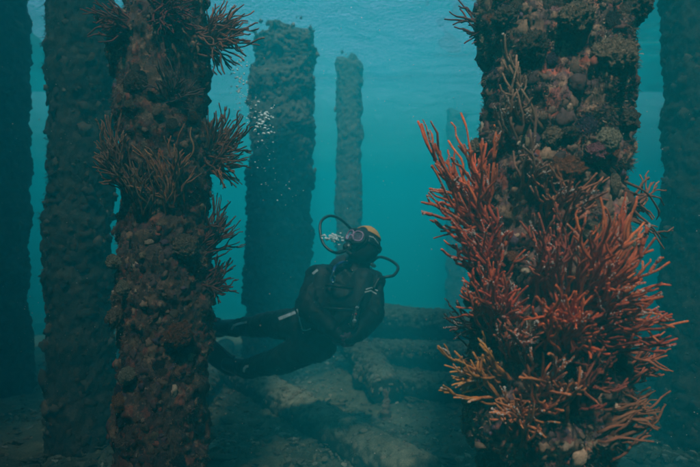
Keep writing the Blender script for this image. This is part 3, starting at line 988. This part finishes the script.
def build_rubble():
    g = MB()
    X = rng.uniform(-5, 5.5, 42000); Y = 2.6 + 8 * rng.random(42000) ** 1.2
    keep = np.abs(X) < Y * .75 + .3
    X, Y = X[keep], Y[keep]
    dens = sstep(-.25, .45, fbm(np.stack([X * 1.1, Y * 1.1, X * 0], 1), 3, 77))
    k = rng.random(len(X)) < .15 + .85 * dens
    X, Y = X[k], Y[k]
    Z = ground_np(X, Y) + .02
    P_ = np.stack([X, Y, Z], 1); n = len(X)
    up = np.tile([0, 0, 1.0], (n, 1)) + .35 * rng.standard_normal((n, 3))
    u = rng.random(n)
    c = np.array([.19, .165, .115]) * rng.uniform(.45, 1.4, (n, 1))
    sh = rng.random(n) < .10
    c[sh] = np.array([.40, .36, .28]) * rng.uniform(.7, 1.2, (sh.sum(), 1))
    q = u < .6
    pebbles(g, P_[q], up[q], rng.uniform(.006, .026, q.sum()) * np.where(rng.random(q.sum()) < .08, 2, 1), c[q], ICO1, (.25, .7), .5)
    q = ~q
    tufts(g, P_[q] - [0, 0, .01], up[q], rng.uniform(.015, .05, q.sum()), np.array([.12, .11, .065]) * rng.uniform(.5, 1.6, (q.sum(), 1)), 5)
    tag(g.build('rubble', M_tint, colors=True, smooth=False), kind='stuff', label='shell fragments and silty weed littering the seabed', cat='rubble')
build_rubble()
# a small upright sponge by the long timber
p = on_ground(386, 418)
mb = MB()
pth = smooth_path([p + Vector((0, 0, -.03)), p + Vector((.0, 0, .08)), p + Vector((.01, 0, .16)), p + Vector((-.01, 0, .25))], 16)
tube(mb, pth, .05 - .02 * np.linspace(0, 1, 16) + .008 * rng.standard_normal(16), 14, None, .1)
o = mb.build('upright_sponge', SP_M['brown'])
tag(o, 'upright brown finger sponge standing on the seabed beside the long timber', 'sponge')

# ------------------------------------------------------------------ the diver
M_suit = flat_mat('black drysuit', (.005, .006, .008), .6, .3, nscale=26, var=.4, bstr=.4, bdist=.01)
M_neo = flat_mat('black neoprene', (.012, .013, .016), .65, .3, nscale=120, var=.3)
M_rub = flat_mat('black rubber', (.012, .012, .014), .4, .5, nscale=90, var=.3, bstr=.1)
M_bcd = flat_mat('black nylon', (.014, .015, .02), .6, .35, nscale=200, var=.4, bstr=.5)
M_grey = flat_mat('grey reflective tape', (.45, .48, .50), .4, .5, nscale=90, var=.15)
M_white = flat_mat('white print', (.72, .74, .74), .5, .4, nscale=90, var=.1)
M_yel = flat_mat('yellow hood patch', (.66, .29, .07), .6, .3, nscale=90, var=.15)
M_pink = flat_mat('mauve mask frame', (.36, .18, .30), .35, .5, nscale=90, var=.1, bstr=0)
M_steel = flat_mat('steel', (.6, .6, .6), .3, .5, 1.0, nscale=60, var=.1, bstr=.1)
M_blue = flat_mat('blue hose', (.03, .09, .30), .4, .4, nscale=60, var=.15)
M_redm = flat_mat('red plastic', (.5, .03, .03), .4, .4, nscale=60, var=.1)
M_tank = flat_mat('painted tank', (.10, .11, .12), .35, .5, nscale=14, var=.3)
M_glove = flat_mat('dark purple glove', (.11, .05, .09), .6, .3, nscale=70, var=.35)
M_skin = flat_mat('skin', (.42, .25, .19), .55, .4, nscale=40, var=.1, bstr=.1)
M_lens, nt, b = new_mat('mask glass')
b.inputs['Base Color'].default_value = (.42, .34, .46, 1); b.inputs['Roughness'].default_value = .03; b.inputs['Transmission Weight'].default_value = .85; b.inputs['IOR'].default_value = 1.2

def capsule(mb, p0, p1, r0, r1, nu=20):
    p0, p1 = np.array(p0, float), np.array(p1, float)
    d = p1 - p0; L = np.linalg.norm(d); d /= L
    ths = np.linspace(-np.pi / 2, 0, 6)
    P = [p0 + d * r0 * math.sin(t) for t in ths] + [p1 + d * r1 * math.sin(t) for t in np.linspace(0, np.pi / 2, 6)]
    rad = [max(r0 * math.cos(t), 1e-4) for t in ths] + [max(r1 * math.cos(t), 1e-4) for t in np.linspace(0, np.pi / 2, 6)]
    Bm = basis(d)
    a = np.linspace(0, 2 * np.pi, nu, endpoint=False)
    V = np.array(P)[:, None] + np.array(rad)[:, None, None] * (np.cos(a)[None, :, None] * Bm[0] + np.sin(a)[None, :, None] * Bm[1])
    b = mb.n
    mb.add(V.reshape(-1, 3), grid_faces(12, nu))
    k = np.arange(1, nu - 1)
    mb.more_faces(np.stack([k * 0, k + 1, k], 1), b)
    mb.more_faces(np.stack([k * 0, k, k + 1], 1) + 11 * nu, b)

def ellipsoid(mb, c, rad, Rm, nu=24, nv=16):
    V, F = ICO4
    mb.add((V * np.array(rad)) @ np.array(Rm) + np.array(c), F)

def fuse(mb, name, mat, voxel, parent, smooth=6, wrinkle=0.0, wscale=9, seed=0):
    """one continuous skin round everything in mb"""
    tmp = link('tmp', mb.mesh('tmp', None))
    m = tmp.modifiers.new('r', 'REMESH'); m.mode = 'VOXEL'; m.voxel_size = voxel
    if smooth:
        s = tmp.modifiers.new('s', 'SMOOTH'); s.iterations = smooth; s.factor = .5
    dg = bpy.context.evaluated_depsgraph_get()
    me = bpy.data.meshes.new_from_object(tmp.evaluated_get(dg))
    old = tmp.data
    bpy.data.objects.remove(tmp); bpy.data.meshes.remove(old)
    me.name = name
    n = len(me.vertices)
    if wrinkle:
        co = np.empty(n * 3, np.float32); me.vertices.foreach_get('co', co); co = co.reshape(-1, 3).astype(float)
        no = np.empty(n * 3, np.float32); me.vertices.foreach_get('normal', no); no = no.reshape(-1, 3)
        w = fbm(co * wscale, 2, seed)
        h = (1 - np.abs(fbm(co * wscale * 1.3 + w[:, None] * .8, 3, seed + 3, .5))) * .8 + .3 * w
        co = co + no * (h * wrinkle)[:, None]
        me.vertices.foreach_set('co', co.astype(np.float32).ravel())
    me.polygons.foreach_set('use_smooth', np.ones(len(me.polygons), bool))
    me.materials.clear(); me.materials.append(mat)
    me.update()
    return link(name, me, parent)

J = {k: at(*v) for k, v in dict(
    pelvis=(311, 333, 4.12), belly=(326, 313, 4.08), chest=(342, 292, 4.05), neck=(357, 268, 4.03), head=(364, 246, 4.0),
    shR=(319, 279, 3.98), elR=(306, 306, 3.84), wrR=(333, 330, 3.70), haR=(341, 337, 3.68),
    shL=(370, 284, 4.02), elL=(372, 316, 3.86), wrL=(357, 333, 3.70), haL=(349, 339, 3.66),
    hipR=(306, 326, 4.12), knR=(270, 324, 4.36), anR=(236, 328, 4.68), toR=(214, 327, 4.85),
    hipL=(318, 342, 4.05), knL=(279, 361, 4.18), anL=(247, 369, 4.46), toL=(228, 364, 4.58)).items()}
diver = empty('person', J['pelvis'])
tag(diver, 'scuba diver in black drysuit and yellow topped hood floating between the piles, looking up', 'person')

# head frame: looks left, up and towards the camera
hu = np.array([.38, .18, .90]); hu /= np.linalg.norm(hu)
hf = np.array([-.62, -.74, .12]); hf -= hu * hf.dot(hu); hf /= np.linalg.norm(hf)
hr = np.cross(hf, hu)
HM = np.stack([hr, hf, hu], 0)
HC = np.array(J['head'])
def hp(x, y, z): return HC + x * hr + y * hf + z * hu

mb = MB()
capsule(mb, J['pelvis'], J['belly'], .155, .175)
capsule(mb, J['belly'], J['chest'], .175, .19)
capsule(mb, J['shR'], J['shL'], .10, .10)
capsule(mb, J['chest'], J['neck'], .15, .08)
capsule(mb, J['neck'], J['head'], .075, .075)
ellipsoid(mb, HC, (.088, .105, .125), HM)
for s in 'RL':
    capsule(mb, J['sh' + s], J['el' + s], .088, .072)
    capsule(mb, J['el' + s], J['wr' + s], .070, .050)
    capsule(mb, J['wr' + s], J['ha' + s], .045, .035)
    capsule(mb, J['pelvis'], J['hip' + s], .14, .135)
    capsule(mb, J['hip' + s], J['kn' + s], .128, .092)
    capsule(mb, J['kn' + s], J['an' + s], .09, .066)
    capsule(mb, J['an' + s], J['to' + s], .062, .045)
body = fuse(mb, 'body', M_suit, .014, diver, 5, .020, 9, 4)

# hood
V, F = ico(6)
def head_shell(rad, keep, name, mat, parent, off=0.0):
    W = V * (np.array(rad) + off)
    k = keep(W)
    fk = k[F].all(1)
    mb = MB(); mb.add(W @ HM + HC, F[fk])
    o = mb.build(name, mat, parent)
    s = o.modifiers.new('t', 'SOLIDIFY'); s.thickness = .006; s.offset = 1
    return o
HR = (.103, .122, .140)
face = lambda W: ((W[:, 0] / .068) ** 2 + ((W[:, 2] + .012) / .082) ** 2 < 1) & (W[:, 1] > 0)
hood = head_shell(HR, lambda W: ~face(W), 'hood', M_neo, diver)
mb = MB(); ellipsoid(mb, hp(0, .012, -.012), (.078, .103, .10), HM); mb.build('face', M_skin, diver)
head_shell(HR, lambda W: (W[:, 2] > .085) & (W[:, 1] < .085) & (W[:, 0] < .075), 'hood_patch', M_yel, hood, .007)
for k, (z0, z1) in enumerate(((.052, .064), (.026, .036))):
    head_shell(HR, lambda W, z0=z0, z1=z1: (W[:, 2] + .35 * np.abs(W[:, 1] - .05) > z0) & (W[:, 2] + .35 * np.abs(W[:, 1] - .05) < z1) & (W[:, 1] > -.04), 'hood_stripe', M_grey, hood, .007)

# mask
mask = MB()
def ring_pts(cx, w, h, y, n=28, z=.012, p=2.6):
    out = []
    for a in np.linspace(0, 2 * np.pi, n + 1):
        c, s = math.cos(a), math.sin(a)
        x = math.copysign(abs(c) ** (2 / p), c) * w; zz = math.copysign(abs(s) ** (2 / p), s) * h
        out.append(hp(cx + x, y - 1.2 * (cx + x) ** 2 * 3, z + zz))
    return np.array(out)
tube(mask, ring_pts(0, .082, .050, .142), .012, 10)
tube(mask, ring_pts(0, .084, .054, .122), .014, 10)
mask_o = mask.build('mask', M_neo, diver)
fr = MB()
for sx in (-1, 1):
    tube(fr, ring_pts(sx * .038, .036, .036, .152, z=.014), .0055, 8)
tube(fr, smooth_path([hp(-.022, .155, -.022), hp(-.014, .165, -.002), hp(0, .168, .006), hp(.014, .165, -.002), hp(.022, .155, -.022)], 14), .007, 8)
fr.build('mask_frame', M_pink, mask_o)
for sx in (-1, 1):
    pts = ring_pts(sx * .038, .034, .034, .150, z=.014)[:-1]
    mb = MB(); c = pts.mean(0)
    n = len(pts); back = pts - hf * .004
    mb.add(np.concatenate([pts, [c], back, [c - hf * .004]]), [(i, (i + 1) % n, n) for i in range(n)] + [(n + 1 + (i + 1) % n, n + 1 + i, 2 * n + 1) for i in range(n)] + [(i, n + 1 + i, (i + 1) % n) for i in range(n)] + [((i + 1) % n, n + 1 + i, n + 1 + (i + 1) % n) for i in range(n)])
    mb.build('lens', M_lens, mask_o, smooth=False)
mb = MB()
tube(mb, [hp(0, .118, -.018), hp(0, .15, -.03)], [.02, .016], 10); mb.build('nose_pocket', M_neo, mask_o)
mb = MB()
for sx in (-1, 1):
    pts = []
    for a in np.linspace(.85, math.pi, 16):
        pts.append(hp(sx * math.sin(a) * .118, math.cos(a) * .137, .012 + .012 * math.sin(a)))
    for dz in (-.008, 0, .008):
        tube(mb, np.array(pts) + hu * dz, .0055, 6)
mb.build('strap', M_rub, mask_o)

# regulator
mb = MB()
c = hp(0, .155, -.085); f2 = hf * .9 - hu * .25; f2 /= np.linalg.norm(f2)
tube(mb, [c - f2 * .03, c - f2 * .01, c + f2 * .008, c + f2 * .018, c + f2 * .022], [.02, .034, .037, .032, .02], 18)
reg = mb.build('regulator', M_rub, diver)
mb = MB()
tube(mb, [c + f2 * .023, c + f2 * .029], [.02, .018], 16); mb.build('purge_button', M_bcd, reg)
mb = MB()
for sx in (-1, 1):
    tube(mb, [c - hu * .02, c - hu * .04 + hr * sx * .03, c - hu * .045 + hr * sx * .055], [.014, .014, .012], 8)
mb.build('exhaust_tee', M_rub, reg)
def hose(pts, r, mat, name='hose', parent=diver):
    mb = MB(); tube(mb, smooth_path(pts, 60), r, 10); return mb.build(name, mat, parent)
hose([c + hr * -.035, at(337, 253, 3.86), at(325, 246, 3.88), at(320.5, 234, 3.92), at(321, 222, 3.96), at(329, 216, 4.02), at(340, 219, 4.1), at(352, 230, 4.2), at(366, 246, 4.28), at(371, 262, 4.3)], .0105, M_rub)
hose([at(372, 262, 4.3), at(379, 257, 4.22), at(390, 260, 4.1), at(398, 267, 4.0), at(394, 275, 3.92), at(386, 277, 3.9), at(379, 279, 3.92), at(374, 288, 3.88)], .011, M_rub)
hose([at(366, 262, 4.28), at(345, 262, 3.93), at(336, 266, 3.86), at(333, 274, 3.82), at(332, 284, 3.80)], .010, M_blue, 'inflator_hose')

# buoyancy jacket
mb = MB()
up = (J['neck'] - J['pelvis']).normalized()
fw = Vector((-.1, -1, .1)).normalized()
def jp(px, py, Y): return at(px, py, Y)
capsule(mb, jp(322, 276, 3.92), jp(318, 305, 3.90), .075, .085)
capsule(mb, jp(318, 305, 3.92), jp(325, 325, 3.95), .085, .075)
capsule(mb, jp(363, 278, 3.92), jp(357, 305, 3.88), .075, .09)
capsule(mb, jp(357, 305, 3.90), jp(340, 330, 3.93), .09, .085)
capsule(mb, jp(335, 295, 3.96), jp(345, 300, 3.96), .12, .12)
capsule(mb, jp(348, 275, 4.18), jp(325, 318, 4.22), .16, .17)
bcd = fuse(mb, 'buoyancy_jacket', M_bcd, .013, diver, 5, .008, 12, 9)
mb = MB()
for a, b_ in (((326, 285, 3.815), (352, 288, 3.80)), ((322, 308, 3.80), (356, 310, 3.78))):
    tube(mb, smooth_path([at(*a), at((a[0] + b_[0]) / 2, (a[1] + b_[1]) / 2, a[2] - .05), at(*b_)], 14), .011, 6)
mb.build('chest_strap', M_rub, bcd)
mb = MB()
q = at(333, 279, 3.80)
ringp = [q + Vector((math.cos(a) * .016, -.01, math.sin(a) * .024)) for a in np.linspace(0, 2 * math.pi, 17)]
tube(mb, np.array(ringp), .005, 8)
tube(mb, np.array([q + Vector((0, -.01, .022)), q + Vector((.004, -.012, .05))]), [.009, .007], 8)
mb.build('clip', M_steel, bcd)
# tank
tk = MB()
t0, t1 = np.array(at(367, 266, 4.32)), np.array(at(330, 330, 4.48))
d = t1 - t0; L = np.linalg.norm(d); d /= L
tube(tk, [t0, t0 + d * .02, t0 + d * .06, t0 + d * .1, t1 - d * .02, t1], [.03, .06, .085, .09, .09, .08], 28)
tank = tk.build('tank', M_tank, diver)
mb = MB(); tube(mb, [t0 + d * .01, t0 - d * .05], [.02, .016], 12); v2 = np.cross(d, [0, 1, 0]); tube(mb, [t0 - d * .03 - v2 * .05, t0 - d * .03 + v2 * .05], [.016, .016], 12)
mb.build('valve', M_steel, tank)

# console held at the chest
mb = MB()
e0, e1 = np.array(at(357, 306, 3.70)), np.array(at(353, 328, 3.62))
dd = (e1 - e0); 
tube(mb, [e0, e0 + dd * .1, e0 + dd * .5, e0 + dd * .9, e1], [.016, .026, .024, .028, .018], 12)
cons = mb.build('gauge_console', M_rub, diver)
Bc = basis([0.1, -1, .25])
for t, rr, m_, nm in ((.12, .013, M_grey, 'gauge'), (.72, .015, M_grey, 'gauge'), (.42, .009, M_redm, 'red_button')):
    cc = e0 + dd * t + Bc[2] * .022
    mb = MB(); tube(mb, [cc, cc + Bc[2] * .008], [rr, rr * .92], 16); mb.build(nm, m_, cons)
hose([e0, at(362, 298, 3.78), at(368, 286, 3.9), at(371, 268, 4.2)], .009, M_rub)

# flat print wrapped on the suit: snapped to the body surface
from mathutils.bvhtree import BVHTree
dg = bpy.context.evaluated_depsgraph_get()
def bvh_of(objs):
    VV, FF, n = [], [], 0
    for o in objs:
        m_ = o.matrix_world
        VV += [m_ @ v.co for v in o.data.vertices]
        FF += [[i + n for i in p.vertices] for p in o.data.polygons]
        n = len(VV)
    return BVHTree.FromPolygons(VV, FF)
bpy.context.view_layer.update()
BV = bvh_of([body])
BV2 = bvh_of([body, bcd])
CAM = Vector((0, 0, CAMZ))
def decal(poly, name, mat, parent, tree=None, n=14, th=.004):
    """a strip of tape laid on the suit along a pixel polyline: poly=[(x,y)...], constant width"""
    tree = tree or BV
    pts, wpx = poly
    P = []
    for k in range(len(pts) - 1):
        for t in np.linspace(0, 1, n, endpoint=(k == len(pts) - 2)):
            P.append((lerp(pts[k][0], pts[k + 1][0], t), lerp(pts[k][1], pts[k + 1][1], t)))
    rows = []
    for i, (x, y) in enumerate(P):
        a = P[max(i - 1, 0)]; b_ = P[min(i + 1, len(P) - 1)]
        dx, dy = b_[0] - a[0], b_[1] - a[1]; l = math.hypot(dx, dy) + 1e-9
        nx_, ny_ = -dy / l * wpx / 2, dx / l * wpx / 2
        row = []
        for s in (-1, -.33, .33, 1):
            ray = (at(x + nx_ * s, y + ny_ * s, 4) - CAM).normalized()
            h = tree.ray_cast(CAM, ray)
            if h[0] is None: row = None; break
            row.append(h[0] + h[1] * th)
        if row: rows.append(row)
    if len(rows) < 2: return None
    mb = MB()
    mb.add(np.array([[list(v) for v in r] for r in rows]).reshape(-1, 3), grid_faces(len(rows), 4, False))
    return mb.build(name, mat, parent)
decal(([(365.5, 289.5), (371, 287.5), (377.5, 291)], 1.2), 'sleeve_stripe', M_white, body, BV2)
decal(([(364.5, 292.2), (370.5, 290.5), (376.5, 294)], 1.2), 'sleeve_stripe', M_white, body, BV2)
decal(([(297.5, 309), (299.5, 318), (302.5, 329.5)], 1.3), 'pocket_piping', M_white, body)
decal(([(302, 329.8), (307, 330.3), (311, 328.2)], 1.3), 'pocket_piping', M_white, body)
decal(([(279, 319), (287, 316), (295.5, 312.5)], 3.0), 'thigh_patch', M_grey, body)
decal(([(231.5, 330), (234, 325.5), (241, 323.2), (247, 322.2)], 2.2), 'ankle_band', M_white, body)
decal(([(244, 372), (244.5, 368.5), (246.5, 366.3), (249, 366)], 2.2), 'ankle_band', M_white, body)
decal(([(313, 274), (318, 270)], 2.2), 'sleeve_stripe', M_grey, body, BV2)

# gloves with five fingers each, right hand closed over the left
def glove(wr, ha, side, name):
    mb = MB()
    wr, ha = np.array(wr), np.array(ha)
    d = ha - wr; d /= np.linalg.norm(d)
    pn = np.array([.15, -.75, -.4]); pn -= d * pn.dot(d); pn /= np.linalg.norm(pn)   # back of the hand
    w = np.cross(d, pn) * side
    capsule(mb, wr - d * .03, wr + d * .02, .047, .04)
    for k in (-1, 0, 1):
        capsule(mb, wr + d * .02 + w * k * .018, wr + d * .085 + w * k * .026, .021, .018)
    for k, (o, l) in enumerate(((-.036, .072), (-.012, .082), (.012, .076), (.034, .060))):
        b0 = wr + d * .085 + w * o
        p1 = b0 + (d * .85 - pn * .35) * l * .45
        p2 = p1 + (d * .15 - pn * .95) * l * .33
        p3 = p2 + (-d * .55 - pn * .6) * l * .28
        capsule(mb, b0, p1, .0115, .011, 10); capsule(mb, p1, p2, .011, .010, 10); capsule(mb, p2, p3, .010, .009, 10)
    b0 = wr + d * .03 - w * .04
    p1 = b0 + (d * .5 - w * .6 - pn * .3) * .045
    p2 = p1 + (d * .8 + w * .1 - pn * .5) * .038
    capsule(mb, b0, p1, .016, .013, 10); capsule(mb, p1, p2, .013, .010, 10)
    return fuse(mb, name, M_glove, .0045, diver, 2)
glove(J['wrL'], J['haL'], 1, 'glove')
glove(J['wrR'], J['haR'], -1, 'glove')

# fins
def fin(an, to, tip, side_v, w0, w1, name='fin'):
    an, to, tip = np.array(an), np.array(to), np.array(tip)
    mb = MB()
    capsule(mb, an + (to - an) * .15, to, .075, .06)
    ft = fuse(mb, name, M_rub, .01, diver, 3)
    n, m = 18, 9
    P = smooth_path([an + (to - an) * .6, to, lerp(to, tip, .5) + np.array([0, 0, -.01]), tip], n)
    T, _, _ = frames(P)
    t = np.linspace(0, 1, n)
    wd = w0 + (w1 - w0) * np.minimum(1, t * 1.5)
    sv = np.array(side_v, float)
    top, bot = [], []
    for i in range(n):
        s_ = sv - T[i] * sv.dot(T[i]); s_ /= np.linalg.norm(s_)
        nn = np.cross(T[i], s_)
        for j in range(m):
            u = j / (m - 1) * 2 - 1
            rib = .010 * (abs(u) > .85) + .004 * (j % 2)
            e = P[i] + s_ * u * wd[i] - T[i] * .03 * (abs(u) ** 2) * (t[i] > .9)
            top.append(e + nn * (.006 + rib * (1 - .5 * t[i]))); bot.append(e - nn * (.006 + rib * (1 - .5 * t[i])))
    b = MB()
    b.add(np.array(top + bot), np.concatenate([grid_faces(n, m, False), grid_faces(n, m, False)[:, ::-1] + n * m]))
    N_ = n * m
    ed = [i for i in range(m)] + [i * m + m - 1 for i in range(1, n)] + [(n - 1) * m + j for j in range(m - 2, -1, -1)] + [i * m for i in range(n - 2, 0, -1)]
    b.more_faces([(ed[i], ed[(i + 1) % len(ed)], ed[(i + 1) % len(ed)] + N_, ed[i] + N_) for i in range(len(ed))], 0)
    b.build('blade', M_rub, ft)
fin(J['anL'], J['toL'], at(202, 342, 4.72), (.25, -.5, .85), .08, .115)
fin(J['anR'], J['toR'], at(176, 322, 5.15), (.2, -.6, .75), .08, .115)

# ------------------------------------------------------------------ bubbles
V, F = ICO3
BUB = []
for k in range(4):
    mb = MB(); mb.add(V * (1 + .14 * fbm(V * .9 + k * 7.7, 2, k))[:, None] * [1, 1, .72], F)
    BUB.append(mb.mesh('bubble', M_bubble))
def bubble(px, py, Y, r, label, group):
    o = link('bubble', BUB[random.randint(0, 3)])
    o.location = at(px, py, Y); s = r * Y / FPX
    o.scale = (s, s, s); o.rotation_euler = (random.uniform(-.4, .4), random.uniform(-.4, .4), random.uniform(0, 6))
    tag(o, label, 'bubble', group)
for _ in range(60):
    bubble(random.gauss(333.5, 4.2), random.gauss(238, 1.9), random.uniform(3.7, 3.8), random.uniform(.7, 1.8), 'air bubble in the bright cluster inside the hose loop by the mask', 'bubbles leaving the regulator')
for _ in range(7):
    bubble(random.uniform(334, 344), random.uniform(241, 246), random.uniform(3.75, 3.9), random.uniform(.3, .9), 'air bubble trailing just below the bright cluster by the mask', 'bubbles leaving the regulator just below the cluster')
for (x, y, sx, sy, n, r0, r1) in ((240, 78, 4, 12, 44, .4, 1.3), (264, 122, 6, 8, 60, .5, 1.9), (248, 108, 4, 12, 24, .3, .9), (268, 165, 7, 16, 26, .3, .9), (244, 48, 5, 14, 24, .3, 1.0), (290, 192, 6, 4, 8, .3, .8), (236, 100, 5, 8, 14, .3, .8)):
    for _ in range(n):
        bubble(random.gauss(x, sx), random.gauss(y, sy), random.uniform(3.5, 3.9), r0 + .08 + (r1 - r0) * random.random() ** 1.6, 'air bubble rising in the column between the left pile and the broad hazy pile', 'bubbles rising in the column')

# drifting specks in the water
def build_specks():
    g = MB(); V, F = ICO1
    for _ in range(2000):
        Y = 1.2 + 7 * random.random() ** .8
        p = at(random.uniform(-10, 710), random.uniform(-10, 470), Y)
        if p.z < ground(p.x, p.y) + .05: continue
        g.add(V * random.uniform(.0006, .0016) * Y ** .35 + np.array(p), F)
    tag(g.build('drifting_specks', M_polyp), kind='stuff', label='pale specks drifting in the water', cat='specks')
build_specks()
